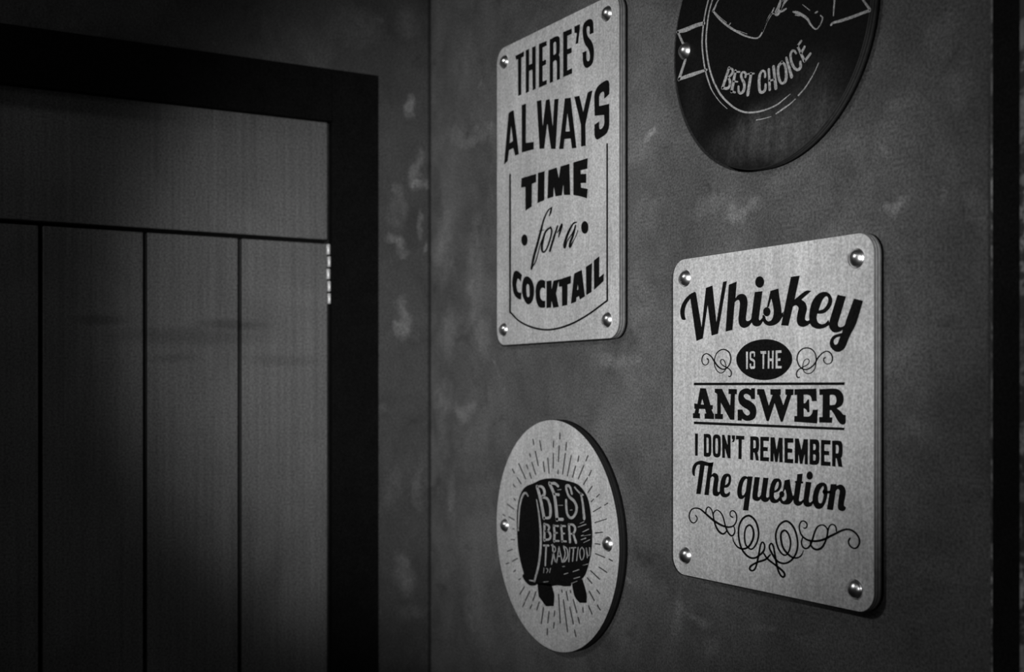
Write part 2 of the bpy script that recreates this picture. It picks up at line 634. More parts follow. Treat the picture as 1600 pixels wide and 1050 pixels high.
def screw_mesh():
    """domed cap nut: thin rim, then a high dome; axis along -y"""
    bm = bmesh.new()
    prof = [(0.0098, 0.0), (0.0098, 0.0010), (0.0092, 0.0014)]
    R, h = 0.0092, 0.0056
    Rs = (R * R + h * h) / (2 * h)
    a0 = math.asin(R / Rs)
    for k in range(1, 9):
        a = a0 * (1 - k / 9)
        prof.append((Rs * math.sin(a), 0.0014 + h - Rs * (1 - math.cos(a))))
    rings = [[bm.verts.new((r * math.cos(t * math.pi / 16), -y, r * math.sin(t * math.pi / 16))) for t in range(32)] for r, y in prof]
    for A, B in zip(rings, rings[1:]):
        for t in range(32):
            u = (t + 1) % 32
            bm.faces.new((A[t], A[u], B[u], B[t]))
    top = bm.verts.new((0, -(0.0014 + h), 0))
    for t in range(32):
        bm.faces.new((rings[-1][t], rings[-1][(t + 1) % 32], top))
    bmesh.ops.recalc_face_normals(bm, faces=bm.faces[:])
    return mesh_from('screw', bm, M_STEEL, True)


SCREW = screw_mesh()
def sign(label, cx, cz, outline, m_face, m_edge, screws, art, mats):
    t = bpy.data.objects.new('wall_sign', None)
    COL.objects.link(t)
    t.location = (cx, 0.0, Zr(cz))
    t['label'] = label
    t['category'] = 'sign'
    t['group'] = 'plywood signs bolted to the plaster wall'
    link('board', board_mesh('board', outline, THICK, m_face, m_edge), t, (0, -GAP, 0))
    gap_shade = link('backing', board_mesh('backing', outline, GAP - 0.0001, M_BLACK, M_BLACK), t)  # black sheet added to stand in for shade between board and wall
    gap_shade['label'] = 'thin black sheet added as gap shade behind the plywood'
    for key, txt in art:
        nm, _, lab = key.partition('|')
        m, layer = mats[nm]
        o = link(nm, art_mesh(nm, txt, m, 0.00005 + layer * 0.0005), t, (0, -GAP - THICK, 0))
        if lab:
            o['label'] = lab
        if 'cut marks' in lab:
            o['kind'] = 'stuff'         # hair-thin scratches of the print
    for x, z in screws:
        link('screw', SCREW, t, (x, -GAP - THICK, z))
    return t


# outlines in tenths of a millimetre from each sign centre; P = closed contour (| starts a hole, ~ = smooth point), S = stroke x,y,width
ART = {
 'cocktail': [
  ("lettering|black word THERE'S", """
P -1009,1945 -770,1950 -770,1882 -841,1880 -846,1363 -928,1360 -937,1887 -984,1880
P -718,1953 -628,1955 -628,1730 -545,1731 -545,1952 -452,1952 -451,1359 -530,1355 -539,1646 -628,1644 -633,1359 -718,1356
P -363,1955 -165,1949 -165,1886 -268,1884 -268,1698 -178,1701 -178,1636 -268,1630 -268,1416 -161,1420 -161,1357 -363,1356
P -80,1945 ~96,1948 ~158,1919 ~171,1874 ~171,1732 ~158,1695 146,1685 ~171,1652 ~175,1599 175,1357 100,1356 ~96,1608 ~63,1634 0,1626 0,1358 -80,1357 | 11,1874 ~52,1884 ~82,1859 ~82,1741 ~67,1717 11,1716
P 260,1961 466,1954 466,1886 358,1887 358,1708 461,1708 461,1638 358,1640 358,1427 474,1433 474,1364 260,1363
P 535,1965 660,1962 660,1902 619,1726 563,1727 592,1865 535,1881
P 979,1769 ~975,1873 ~954,1936 ~903,1966 ~826,1968 ~755,1939 ~729,1861 ~749,1742 ~792,1665 ~861,1592 ~894,1527 ~900,1460 ~878,1435 ~844,1438 ~821,1465 815,1577 729,1578 ~732,1500 ~755,1409 ~809,1361 ~878,1357 ~959,1390 ~987,1477 ~979,1591 ~928,1679 ~847,1760 ~821,1828 ~826,1878 ~861,1885 ~888,1867 ~894,1837 894,1771"""),
  ('lettering|black word ALWAYS', """
P -1202,1165 ~-1143,1183 -1060,1184 -911,536 -1014,530 -1066,647 -1188,637 -1228,488 -1334,457 | -1129,987 -1075,751 -1173,734
P -830,1212 -713,1208 -719,661 -504,637 -504,533 -826,544
P -418,1183 -302,1175 -264,795 -178,1150 -87,1141 -3,736 38,1115 140,1100 66,441 -46,462 -144,832 -227,496 -345,512
P 300,1071 440,1051 579,367 474,378 443,516 287,534 264,408 158,424 | 363,876 422,614 314,629
P 532,1044 651,1033 741,799 847,1032 ~894,1038 957,1037 792,633 797,358 694,365 689,648
P 1332,912 ~1337,998 ~1324,1069 ~1292,1095 ~1227,1095 ~1095,1068 ~1021,1010 ~1001,939 1009,703 1224,672 ~1224,561 ~1186,517 ~1137,508 ~1112,527 1109,611 1004,589 ~1004,481 ~1021,422 ~1071,390 ~1145,400 ~1268,429 ~1321,483 ~1334,550 1332,790 1109,806 ~1109,917 ~1132,959 ~1202,971 ~1224,948 1224,877"""),
  ('lettering|black word TIME', """
P -834,185 -438,184 -442,72 -550,62 -559,-250 -727,-289 -727,47 -849,52
P -388,189 -217,187 -224,-207 -401,-224
P -116,183 94,188 148,30 195,186 410,188 430,-226 277,-205 262,-49 224,-203 67,-196 21,-46 9,-193 -142,-198
P 508,189 845,189 837,55 680,59 683,8 814,-7 809,-123 683,-107 688,-167 845,-206 829,-324 ~656,-273 508,-239"""),
  ('lettering|black word COCKTAIL', """
P -824,-1179 ~-902,-1130 ~-987,-1104 ~-1053,-1127 ~-1095,-1248 ~-1076,-1364 ~-1025,-1453 ~-940,-1502 ~-878,-1521 -846,-1513 -840,-1423 ~-893,-1420 ~-949,-1397 ~-977,-1314 ~-964,-1249 ~-930,-1221 -859,-1268
P ~-698,-1207 ~-597,-1242 ~-520,-1320 ~-494,-1424 ~-525,-1543 ~-625,-1603 ~-716,-1573 ~-799,-1478 ~-825,-1373 ~-785,-1244 | ~-667,-1317 ~-625,-1345 ~-616,-1416 ~-621,-1490 ~-656,-1501 ~-689,-1481 ~-703,-1405 ~-698,-1335
P -200,-1310 ~-284,-1288 ~-382,-1303 ~-444,-1381 ~-448,-1501 ~-417,-1596 ~-346,-1660 ~-258,-1674 -200,-1669 -200,-1580 ~-267,-1573 ~-320,-1537 ~-337,-1472 ~-320,-1418 ~-275,-1398 -200,-1417
P -165,-1315 -37,-1316 -37,-1447 16,-1323 151,-1316 78,-1500 146,-1684 10,-1690 -36,-1583 -50,-1682 -165,-1682
P 145,-1320 449,-1291 443,-1390 365,-1401 358,-1672 231,-1680 227,-1417 154,-1415
P 528,-1270 706,-1237 780,-1585 663,-1618 642,-1572 579,-1586 570,-1640 447,-1661 | 614,-1403 628,-1485 593,-1495
P 809,-1205 945,-1170 933,-1541 815,-1571
P 990,-1142 1112,-1099 1109,-1368 1215,-1328 1206,-1422 995,-1516"""),
  ('lettering|black script words for a', """
S -563,-1106,50 -500,-954,61 -403,-782,56 -316,-621,52 -248,-489,40 -172,-398,29 -97,-348,20 -31,-335,18
S -31,-335,26 -55,-383,47 -93,-436,21
S -354,-612,12 -229,-613,9
S -536,-1093,16 -442,-1010,25 -360,-857,22 -291,-744,15
S -59,-596,22 -182,-636,36 -254,-738,56 -287,-854,57 -248,-913,24 -163,-877,32 -74,-757,39 -31,-653,41 -59,-596,30
S 118,-601,31 34,-729,49 -78,-910,46
S 108,-688,12 145,-663,18 191,-619,31 226,-596,40 191,-659,53 140,-751,21
S 585,-603,15 505,-613,26 417,-684,44 336,-781,55 287,-898,45 363,-823,18 488,-731,18 555,-657,25
S 558,-648,34 497,-770,48 417,-901,46 505,-843,18 585,-761,16 614,-716,13"""),
  ('dot|black dot left of the script', """
P ~-671,-703 ~-682,-742 ~-713,-768 ~-755,-774 ~-797,-759 ~-829,-727 ~-840,-685 ~-829,-647 ~-797,-621 ~-755,-615 ~-713,-630 ~-682,-662"""),
  ('dot|black dot right of the script', """
P ~861,-704 ~850,-743 ~820,-769 ~779,-775 ~737,-760 ~707,-727 ~696,-685 ~707,-645 ~737,-619 ~779,-613 ~820,-629 ~850,-662"""),
  ('border_line', """
S 1289,290,31 1289,-1215,31 1290,-1463,31 1292,-1665,32
S -1160,277,47 -1160,-644,47 -1160,-1679,47
S -1165,-1676,29 -901,-1822,26 -500,-1935,26 -68,-1979,25 390,-1938,26 826,-1834,24 1296,-1670,24"""),
 ],
 'whiskey': [
  ('lettering|black script word Whiskey', """
P -1140,1422 -1118,1410 -1014,1005 -937,1451 -826,1469 -757,1049 -641,1496 -581,1500 -734,930 -838,915 -908,1269 -996,888 -1104,864 -1216,1353 ~-1292,1285 ~-1323,1210 ~-1317,1149 -1298,1117 -1329,1111 ~-1372,1125 ~-1401,1192 ~-1385,1268 ~-1323,1341 ~-1231,1396
P -545,1457 -419,1481 -438,1300 ~-391,1335 ~-331,1343 ~-272,1321 ~-243,1260 ~-248,1189 ~-267,1085 ~-262,1054 ~-238,1046 ~-209,1051 -180,1067 -175,1029 ~-223,992 ~-297,976 ~-361,1002 ~-386,1059 ~-376,1144 ~-363,1228 ~-371,1271 ~-396,1282 ~-431,1272 -451,1257 -489,963 -600,949
P -124,1349 -7,1349 -64,1062 ~-55,1046 ~-36,1048 -7,1069 2,1033 ~-40,993 ~-98,983 ~-151,1002 ~-180,1048 ~-175,1094
P ~19,1444 ~10,1415 ~-14,1395 ~-48,1389 ~-82,1400 ~-107,1423 ~-116,1454 ~-107,1483 ~-82,1503 ~-48,1509 ~-14,1498 ~10,1474
P 120,1344 237,1359 ~251,1279 ~276,1171 287,1098 312,1113 302,1066 ~230,1003 ~129,979 ~45,996 -2,1040 ~2,1097 35,1079 ~52,1043 ~96,1027 ~143,1048 ~168,1107 ~161,1177 131,1268 92,1178 63,1171
P ~116,1126 ~109,1103 ~89,1086 ~62,1081 ~34,1089 ~14,1108 ~7,1132 ~14,1156 ~34,1172 ~62,1177 ~89,1169 ~109,1150
P 426,1465 551,1468 475,1229 ~641,1308 717,1302 575,1223 ~632,1186 ~653,1125 ~629,1049 ~629,1019 ~657,1005 697,1011 699,977 ~657,958 ~602,946 ~541,963 ~510,1012 ~522,1089 ~535,1141 ~510,1166 ~479,1170 452,1158 385,967 280,978
P 697,977 ~689,1063 ~723,1181 ~800,1257 ~895,1280 ~970,1252 ~1004,1189 ~982,1127 ~912,1076 ~854,1065 800,1070 ~789,1032 ~806,985 ~854,963 ~906,967 955,999 968,952 ~900,925 ~812,917 ~735,941 | 818,1099 ~889,1112 ~945,1167 ~951,1213 ~926,1234 ~883,1213 ~848,1165
P 1077,1238 1187,1214 1079,959 ~1085,932 ~1125,922 ~1170,938 1192,987 1292,1187 1407,1159 ~1320,948 ~1231,820 ~1175,723 ~1130,691 ~1074,681 ~1016,703 ~979,742 ~976,792 ~1016,837 ~1079,855 1136,864 1145,896 ~1096,875 ~1028,874 ~976,910 959,952 976,1006 | 1114,831 ~1085,776 ~1068,756 ~1039,755 ~1023,786 ~1045,815"""),
  ('oval_badge', """
P ~23,843 ~176,826 ~315,776 ~412,700 ~442,630 ~423,566 ~337,487 ~205,433 ~38,414 ~-141,431 ~-297,487 ~-392,564 ~-422,639 ~-400,701 ~-297,782 ~-149,829 | -267,721 -232,720 -234,535 -265,532 | -120,663 -120,710 -137,721 -191,722 -209,709 -209,642 -195,628 -145,607 -145,563 -180,561 -182,593 -209,592 -209,553 -190,534 -132,535 -118,547 -120,619 -137,635 -182,652 -182,698 -143,700 -143,660 | -41,720 55,719 55,689 25,689 23,533 -7,533 -7,690 -34,691 | 77,721 105,720 105,640 140,639 140,720 170,720 165,532 137,533 137,611 105,612 103,533 73,534 | 194,720 286,720 287,694 229,693 229,637 271,639 268,611 229,610 229,559 290,558 287,534 194,532"""),
  ('flourish', """
S -919,661,13 -897,648,14 -896,620,13 -919,596,9 -957,590,9 -994,607,11 -1010,646,15 -991,693,14 -931,716,11 -867,695,14 -823,661,17 -779,613,19 -728,569,18 -662,540,14 -605,541,14 -555,569,14 -523,608,16 -513,654,17 -533,710,15 -583,743,13 -644,755,12 -706,743,13 -757,711,12 -782,669,11 -792,622,12 -782,570,12 -742,520,10 -684,496,9 -633,509,10 -601,539,9 -596,572,9 -612,614,10 -633,638,9 -662,645,8 -688,630,13 -677,601,11 -641,577,11 -590,558,12 -547,541,12 -512,515,14 -503,487,14 -523,457,12 -551,460,11"""),
  ('flourish', """
S 912,630,12 892,622,13 889,601,12 906,578,9 944,566,8 988,578,11 1008,615,15 990,664,13 938,691,11 880,679,12 833,649,14 797,616,17 774,582,16 720,541,14 660,518,13 605,519,13 562,539,12 529,578,14 513,626,16 532,682,15 581,720,12 648,733,12 714,720,12 762,685,12 784,637,12 780,578,11 768,527,10 726,487,10 672,474,9 623,489,9 599,521,9 596,560,8 614,603,8 654,622,7 684,610,9 681,580,9 648,559,10 599,541,11 538,518,12 510,492,13 504,466,13 522,438,12 550,440,10"""),
  ('rule_line', """
P -1151,392 1169,384 1165,358 -1151,364"""),
  ('rule_line', """
P -1151,-47 1169,-55 1163,-80 -1151,-76"""),
  ('lettering|black word ANSWER', """
P -1038,331 -941,327 -860,141 -821,142 -821,96 -842,94 -813,48 -799,47 -799,-13 -960,-12 -960,47 -932,48 -951,97 -1061,98 -1070,48 -1045,47 -1045,-10 -1168,-8 -1168,47 -1140,49 -1122,95 -1143,97 -1143,158 -1089,154 | -1003,216 -972,146 -1031,148
P -783,324 -664,323 -524,135 -511,264 -550,267 -550,322 -414,319 -416,265 -448,264 -457,-13 -524,-12 -684,178 -684,46 -646,46 -649,-10 -783,-10 -782,47 -741,48 -741,260 ~-752,272 -783,283
P -177,329 -124,329 -124,214 -181,214 ~-194,243 ~-248,268 ~-294,262 ~-302,239 ~-273,215 ~-198,190 ~-124,144 ~-101,84 ~-124,17 ~-181,-12 ~-256,-20 ~-306,-8 -332,3 -340,-20 -399,-19 -399,99 -327,100 ~-302,64 ~-256,39 ~-214,46 ~-202,71 ~-231,98 ~-315,131 ~-374,175 ~-389,236 ~-365,292 ~-298,323 ~-231,326 -185,309
P -86,320 18,319 93,143 152,259 119,260 118,319 272,319 272,260 258,258 311,149 367,259 345,260 343,319 462,319 459,259 430,257 303,-16 275,-18 181,178 91,-15 60,-14 -60,260 -86,260
P 478,318 785,324 792,200 728,198 ~709,245 ~667,262 607,262 607,176 ~637,182 ~667,215 684,215 690,88 663,86 ~644,114 607,127 607,42 ~690,47 ~728,78 740,113 807,114 796,-23 474,-13 475,45 515,46 515,260 478,260
P 830,318 ~1039,323 ~1112,302 ~1156,236 ~1133,163 1065,130 ~1112,105 ~1151,71 1183,69 1183,-4 ~1162,-25 ~1119,-21 ~1076,15 ~1032,72 996,111 970,111 970,42 1007,41 999,-13 828,-13 828,42 874,43 877,261 832,260 | 970,259 ~1010,263 ~1047,252 ~1063,215 ~1047,173 ~1010,163 970,162"""),
  ('lettering|black word I', """
P -1131,-182 -1081,-181 -1087,-431 -1129,-433"""),
  ("lettering|black word DON'T", """
P -975,-182 ~-905,-180 ~-864,-190 ~-848,-224 ~-848,-375 ~-860,-418 ~-896,-435 -973,-432 | -931,-224 ~-905,-222 ~-891,-232 ~-891,-382 ~-902,-390 -931,-391
P ~-817,-229 ~-801,-194 ~-757,-181 ~-708,-191 ~-687,-225 ~-687,-379 ~-701,-420 ~-748,-435 ~-797,-424 ~-815,-390 | ~-774,-233 ~-754,-222 ~-732,-232 ~-732,-381 ~-754,-395 ~-774,-383
P -659,-182 -624,-181 -565,-300 -565,-182 -520,-183 -520,-433 -561,-434 -613,-319 -613,-434 -656,-434
P -495,-183 -446,-181 ~-446,-216 ~-461,-248 -476,-257 -494,-253 ~-478,-234 -478,-224 -494,-222
P -425,-183 -294,-183 -295,-223 -336,-224 -340,-435 -387,-433 -384,-224 -429,-224"""),
  ('lettering|black word REMEMBER', """
P -196,-184 ~-107,-183 ~-71,-195 ~-61,-230 ~-61,-307 ~-75,-341 -87,-351 ~-75,-379 -64,-435 -107,-435 ~-128,-360 -150,-349 -152,-435 -198,-435 | -150,-225 ~-128,-223 ~-111,-232 ~-111,-296 ~-124,-307 -150,-308
P -36,-183 95,-181 93,-225 8,-224 8,-289 77,-290 73,-330 8,-332 8,-396 95,-394 92,-436 -40,-437
P 119,-184 179,-182 211,-316 246,-183 300,-183 300,-436 254,-436 252,-314 223,-436 191,-436 165,-324 162,-435 119,-435
P 331,-183 459,-183 458,-227 376,-230 376,-288 444,-291 441,-331 376,-331 376,-395 458,-395 456,-438 331,-437
P 484,-183 536,-182 577,-303 610,-185 667,-185 665,-438 625,-439 624,-323 588,-437 556,-437 532,-319 527,-434 481,-434
P 696,-184 ~774,-182 ~811,-191 ~826,-220 ~826,-279 821,-301 ~828,-316 ~828,-381 ~815,-419 ~781,-436 694,-436 | 741,-231 ~762,-229 ~777,-238 ~777,-278 ~766,-288 741,-290 | 741,-334 ~762,-333 ~777,-340 ~776,-386 ~762,-395 741,-393
P 854,-184 981,-185 979,-226 897,-228 897,-291 963,-292 961,-332 897,-332 897,-396 981,-397 979,-437 852,-439
P 1005,-186 ~1090,-184 ~1126,-193 ~1140,-224 ~1140,-313 ~1129,-342 1120,-351 ~1129,-382 1139,-439 1090,-436 1065,-356 1050,-357 1048,-440 1005,-438 | 1052,-227 ~1072,-225 ~1090,-236 ~1090,-294 ~1079,-308 1052,-309"""),
  ('lettering|black script word The', """
P -1134,-665 ~-1169,-654 ~-1184,-602 ~-1162,-544 ~-1107,-504 ~-1019,-484 ~-927,-494 ~-865,-501 -808,-490 -820,-537 ~-889,-537 -963,-537 -1034,-860 -1109,-864 -1039,-529 ~-1097,-541 ~-1132,-599 ~-1137,-636
P -889,-499 -815,-495 -843,-643 ~-818,-617 ~-780,-609 ~-733,-630 ~-721,-678 ~-733,-739 ~-740,-800 ~-728,-815 -700,-807 -686,-821 ~-728,-857 ~-770,-863 ~-813,-848 ~-820,-800 ~-803,-708 ~-794,-665 ~-813,-651 ~-841,-655 -860,-675 -892,-863 -964,-864
P -700,-816 ~-695,-761 ~-677,-681 ~-635,-622 ~-575,-603 ~-525,-615 ~-509,-659 ~-529,-720 ~-570,-752 -624,-761 ~-624,-804 ~-603,-825 ~-566,-818 -534,-798 -526,-803 ~-541,-840 ~-598,-864 ~-654,-861 ~-686,-839 | -612,-734 ~-566,-710 ~-548,-673 ~-552,-638 ~-575,-639 ~-598,-670"""),
  ('lettering|black script word question', """
P -160,-610 -231,-977 -314,-982 -281,-831 ~-316,-857 ~-348,-864 ~-383,-854 ~-405,-808 ~-399,-745 ~-371,-674 ~-324,-624 ~-277,-612 -245,-619 -230,-612 | -243,-645 ~-261,-639 ~-292,-659 ~-320,-708 ~-336,-772 ~-332,-813 ~-320,-823 ~-296,-811 -267,-772
P -125,-612 -48,-611 -83,-795 ~-79,-818 ~-56,-819 -28,-796 9,-611 86,-610 50,-790 ~54,-813 ~76,-815 99,-802 110,-827 ~76,-855 ~31,-866 ~-10,-856 -33,-838 ~-67,-861 ~-106,-864 ~-152,-849 ~-162,-811 ~-148,-727
P 102,-822 ~102,-751 ~125,-673 ~166,-619 ~214,-606 ~261,-613 ~285,-652 ~272,-703 ~232,-741 172,-758 ~169,-797 ~188,-823 ~214,-824 247,-801 265,-825 ~232,-852 ~180,-866 ~129,-858 | 177,-738 ~217,-717 ~243,-680 ~243,-645 ~228,-638 ~203,-663 ~184,-699
P 333,-618 406,-603 ~417,-668 ~438,-737 450,-770 467,-762 463,-799 ~413,-851 ~348,-867 ~283,-858 247,-821 ~254,-790 287,-799 ~298,-827 ~323,-833 ~352,-813 ~363,-777 ~356,-743 339,-704 320,-735 304,-736
P ~325,-762 ~320,-779 ~307,-792 ~289,-798 ~271,-795 ~257,-784 ~253,-768 ~257,-751 ~271,-738 ~289,-732 ~307,-735 ~320,-746
P 518,-543 592,-534 583,-613 600,-614 597,-634 572,-636 541,-788 ~541,-813 ~565,-816 604,-793 611,-812 ~572,-850 ~527,-865 ~481,-853 ~461,-819 ~467,-774 494,-636 482,-624 484,-619 509,-610
P 641,-613 717,-613 680,-787 ~684,-814 ~711,-812 738,-793 749,-811 ~718,-848 ~670,-864 ~625,-856 ~604,-823
P ~736,-545 ~731,-566 ~715,-582 ~694,-589 ~673,-585 ~657,-571 ~651,-550 ~657,-529 ~673,-513 ~694,-506 ~715,-511 ~731,-525
P ~735,-798 ~749,-714 ~779,-653 ~820,-619 ~877,-605 ~917,-618 ~937,-657 ~934,-739 ~907,-808 ~867,-855 ~823,-872 ~773,-861 | ~884,-641 ~854,-658 ~823,-709 ~810,-768 ~820,-806 ~844,-814 ~867,-800 ~887,-742 ~889,-723 ~873,-700 ~891,-660
S 897,-694,34 921,-696,29 980,-693,27
P 987,-613 1059,-610 1062,-627 ~1092,-613 ~1131,-611 ~1169,-636 ~1184,-678 ~1172,-740 ~1160,-807 1185,-824 1182,-841 ~1156,-864 ~1121,-864 ~1088,-851 ~1082,-813 ~1095,-727 ~1105,-674 ~1088,-656 ~1066,-662 1051,-678 1013,-867 934,-866"""),
  ('flourish', """
S -1122,-1109,13 -1096,-1130,17 -1104,-1166,14 -1157,-1196,12 -1210,-1182,17 -1237,-1131,20 -1219,-1074,17 -1179,-1040,15 -1113,-1025,15 -1039,-1031,18 -953,-1068,22 -868,-1109,25 -800,-1138,26 -716,-1165,24 -625,-1183,21 -544,-1184,19 -471,-1163,16 -427,-1117,17 -416,-1068,18 -435,-1020,16 -483,-1000,12 -523,-1022,14 -519,-1059,15 -479,-1073,13
S -938,-1058,19 -936,-1028,16 -897,-995,12 -846,-1015,16 -821,-1056,18 -804,-1114,20 -779,-1177,24 -741,-1227,25 -692,-1260,24 -638,-1268,19 -593,-1239,16 -580,-1206,11
S -802,-1109,12 -808,-1061,15 -758,-1017,12 -700,-1030,14 -654,-1068,18 -625,-1125,19 -601,-1186,21 -568,-1236,23 -503,-1275,19 -459,-1249,18 -447,-1208,18 -463,-1170,14
S -483,-1289,10 -465,-1333,15 -404,-1384,17 -316,-1396,19 -230,-1365,23 -166,-1294,26 -143,-1220,30 -161,-1158,26 -209,-1130,19 -268,-1168,20 -289,-1249,22 -273,-1341,21 -230,-1372,16 -182,-1385,16 -124,-1346,19 -81,-1278,22 -66,-1191,25 -102,-1095,26 -166,-1044,24 -235,-1032,21 -327,-1080,24 -382,-1172,23 -382,-1281,24 -344,-1385,25 -273,-1449,24 -198,-1476,21 -124,-1470,20 -60,-1438,21 13,-1380,24 28,-1322,23 -3,-1290,16 -34,-1322,21 -60,-1417,24 -92,-1520,23 -124,-1588,20 -177,-1612,17 -209,-1591,24 -155,-1545,20 -71,-1507,20 44,-1465,22 116,-1407,17
S 13,-1405,19 65,-1452,23 157,-1493,21 268,-1538,22 333,-1585,26 298,-1616,19 243,-1569,26 208,-1483,27 185,-1395,25 157,-1308,24 126,-1290,15 101,-1328,23 131,-1381,25 208,-1455,25 268,-1474,20 338,-1471,19 417,-1437,20 476,-1382,21 515,-1309,22 520,-1220,24 486,-1122,25 427,-1059,23 348,-1036,21 258,-1082,20 208,-1156,22 198,-1220,25 228,-1314,24 288,-1376,20 348,-1385,15 397,-1336,19 419,-1252,22 397,-1179,23 338,-1133,19 283,-1163,24 276,-1226,28 308,-1312,27 378,-1370,24 456,-1398,19 525,-1390,16 578,-1357,15 605,-1309,6
S 1240,-1119,17 1221,-1149,20 1234,-1186,18 1291,-1210,14 1341,-1188,18 1363,-1134,21 1341,-1085,20 1278,-1045,19 1202,-1036,18 1118,-1061,20 1047,-1094,22 961,-1134,23 888,-1168,23 794,-1193,22 705,-1200,21 622,-1184,19 566,-1141,19 545,-1079,18 566,-1027,15 605,-1011,13 650,-1029,17 653,-1063,15 626,-1083,13 605,-1080,10
S 1060,-1067,16 1050,-1025,16 1007,-1007,12 968,-1028,14 948,-1073,18 935,-1127,20 901,-1203,23 854,-1256,23 794,-1278,21 739,-1269,20 708,-1239,19 701,-1205,14
S 935,-1122,13 941,-1069,17 908,-1034,16 861,-1026,13 800,-1054,17 760,-1116,21 732,-1187,22 698,-1249,20 643,-1285,16 594,-1271,19 577,-1228,18 591,-1182,15"""),
 ],
 'barrel': [
  ('barrel_print', """
P ~-148,755 ~76,769 ~350,757 ~602,730 ~745,662 ~861,550 ~924,358 ~947,184 ~957,117 ~943,-70 ~874,-286 ~754,-467 469,-589 448,-625 302,-648 ~132,-658 -31,-692 -398,-713 -455,-741 ~-604,-760 ~-744,-713 -810,-656 -768,-615 ~-843,-486 ~-919,-303 ~-953,-77 ~-963,75 ~-955,231 ~-914,389 ~-840,515 ~-719,604 ~-496,669 ~-320,725
P -398,-702 -41,-664 ~2,-727 ~39,-803 24,-952 -174,-984 -364,-879
P 479,-587 724,-493 ~794,-605 ~828,-688 824,-787 664,-812 ~541,-741"""),
  ('ray_lines', """
S 183,1379,24 177,1305,24
S 162,1207,24 143,1002,24
S 20,1264,25 17,1193,25
S 17,1099,25 11,909,25
S -127,1030,25 -95,834,25
S -334,1257,25 -295,1135,25
S -519,1273,25 -496,1206,25
S -453,1107,25 -376,921,25
S -604,1071,25 -588,1033,25
S -244,971,25 -212,847,25
S -545,951,24 -447,796,24
S -694,909,24 -661,865,24
S -608,803,24 -562,735,24
S -907,915,23 -721,715,23
S -1086,827,23 -1034,778,23
S -948,715,21 -846,639,21
S -1062,612,20 -1013,581,20
S 343,1262,24 328,1165,24
S 313,1113,23 250,841,23
S 459,1091,22 367,825,23
S 565,960,21 492,812,21
S 644,1096,22 621,1027,22
S 859,1112,19 811,1044,19
S 759,978,19 629,800,19
S 935,925,19 882,856,19
S 845,826,18 754,734,18
S 952,723,17 859,639,17
S 1119,634,15 1055,594,15
S 991,563,15 930,524,15
S 1307,537,13 1234,505,13
S 1157,475,13 980,401,13
S 1282,337,12 1013,264,13
S 1193,160,12 1022,133,12
S 137,880,24 131,839,24
S -1041,414,21 -1006,391,21
S -1236,320,17 -1041,262,17
S -1357,158,16 -1296,145,16
S -1191,141,16 -1034,112,16
S -1079,-19,14 -1034,-18,14
S -1121,-177,15 -1030,-169,15
S -1232,-357,15 -1085,-313,15
S -1092,-484,15 -947,-426,15
S -1269,-542,15 -1184,-517,15
S -1056,-630,17 -1001,-600,17
S -915,-721,15 -857,-702,15
S -755,-801,20 -875,-921,20
S -604,-843,21 -726,-989,21
S -737,-1014,20 -804,-1087,20
S -439,-828,23 -518,-958,23
S -552,-1022,22 -594,-1081,22
S -354,-956,23 -415,-1071,23
S -239,-1014,25 -296,-1237,25
S -96,-1048,25 -129,-1200,25
S 51,-1016,24 35,-1082,24
S 35,-1173,25 22,-1245,25
S -136,-1288,26 -143,-1363,26
S 148,-778,26 190,-1148,26
S 269,-834,26 370,-1231,26
S 339,-713,25 376,-816,25
S 427,-906,25 510,-1107,25
S 510,-793,24 593,-948,24
S 627,-1009,24 658,-1076,24
S 541,-1190,25 572,-1261,25
S 739,-867,24 745,-915,24
S 874,-821,22 948,-908,22
S 889,-630,21 1001,-728,21
S 1074,-779,20 1138,-829,20
S 1065,-588,19 1123,-624,19
S 844,-463,18 948,-518,18
S 918,-359,17 1123,-442,17
S 1109,-290,15 1289,-335,15
S 1332,-161,14 1413,-176,14
S 1030,-128,14 1244,-152,14
S 1021,-3,13 1138,3,13
S 1021,132,13 1195,161,13
S 228,-710,26 234,-732,26
S 439,-685,25 445,-705,25"""),
  ('highlight_lines|pale outer rim line of the barrel head', """
S -644,479,16 -696,517,26 -757,505,32 -817,443,38 -871,331,34 -894,221,30 -909,80,24 -917,-29,15"""),
  ('highlight_lines|pale inner rim line of the barrel head', """
S -415,451,9 -364,297,29 -328,157,38 -309,39,44 -303,-34,45 -312,-246,44 -371,-475,41 -471,-682,36
S -471,-682,22 -604,-688,12"""),
  ('lettering|pale word BEST', """
S -400,626,55 -306,452,62 -220,219,65
S -393,626,27 -292,637,32 -220,601,54 -205,542,54 -284,495,33
S -263,493,28 -134,480,39 -64,397,55 -50,294,58 -78,232,36 -220,216,30
S -78,696,50 48,539,60 118,228,69
S -64,693,30 62,702,39 145,671,36
S 41,560,27 159,558,37
S 97,226,37 262,237,40
S 483,596,35 430,683,37 350,688,37 350,641,41 417,552,38 536,503,42 596,422,53 563,333,42 470,275,33 377,310,39 350,387,43 343,495,41
S 550,684,19 655,627,23 752,598,20
S 700,609,36 745,477,39 778,299,52"""),
  ('lettering|pale word BEER', """
S -207,127,44 -207,-83,53
S -207,127,21 -129,128,27 -85,98,44 -118,52,24 -196,35,19
S -196,35,18 -118,42,24 -52,-3,47 -74,-57,31 -207,-83,23
S 35,127,44 52,25,48 46,-70,47
S 35,132,23 143,137,25
S 52,34,18 121,44,20
S 46,-70,23 164,-60,23
S 217,144,43 239,44,43 243,-49,47
S 207,146,20 323,154,23
S 239,46,18 302,55,20
S 239,-52,23 344,-47,25
S 411,180,42 438,-42,42
S 411,183,20 510,189,31 562,144,45 521,78,27 448,65,18
S 514,72,35 582,-32,43"""),
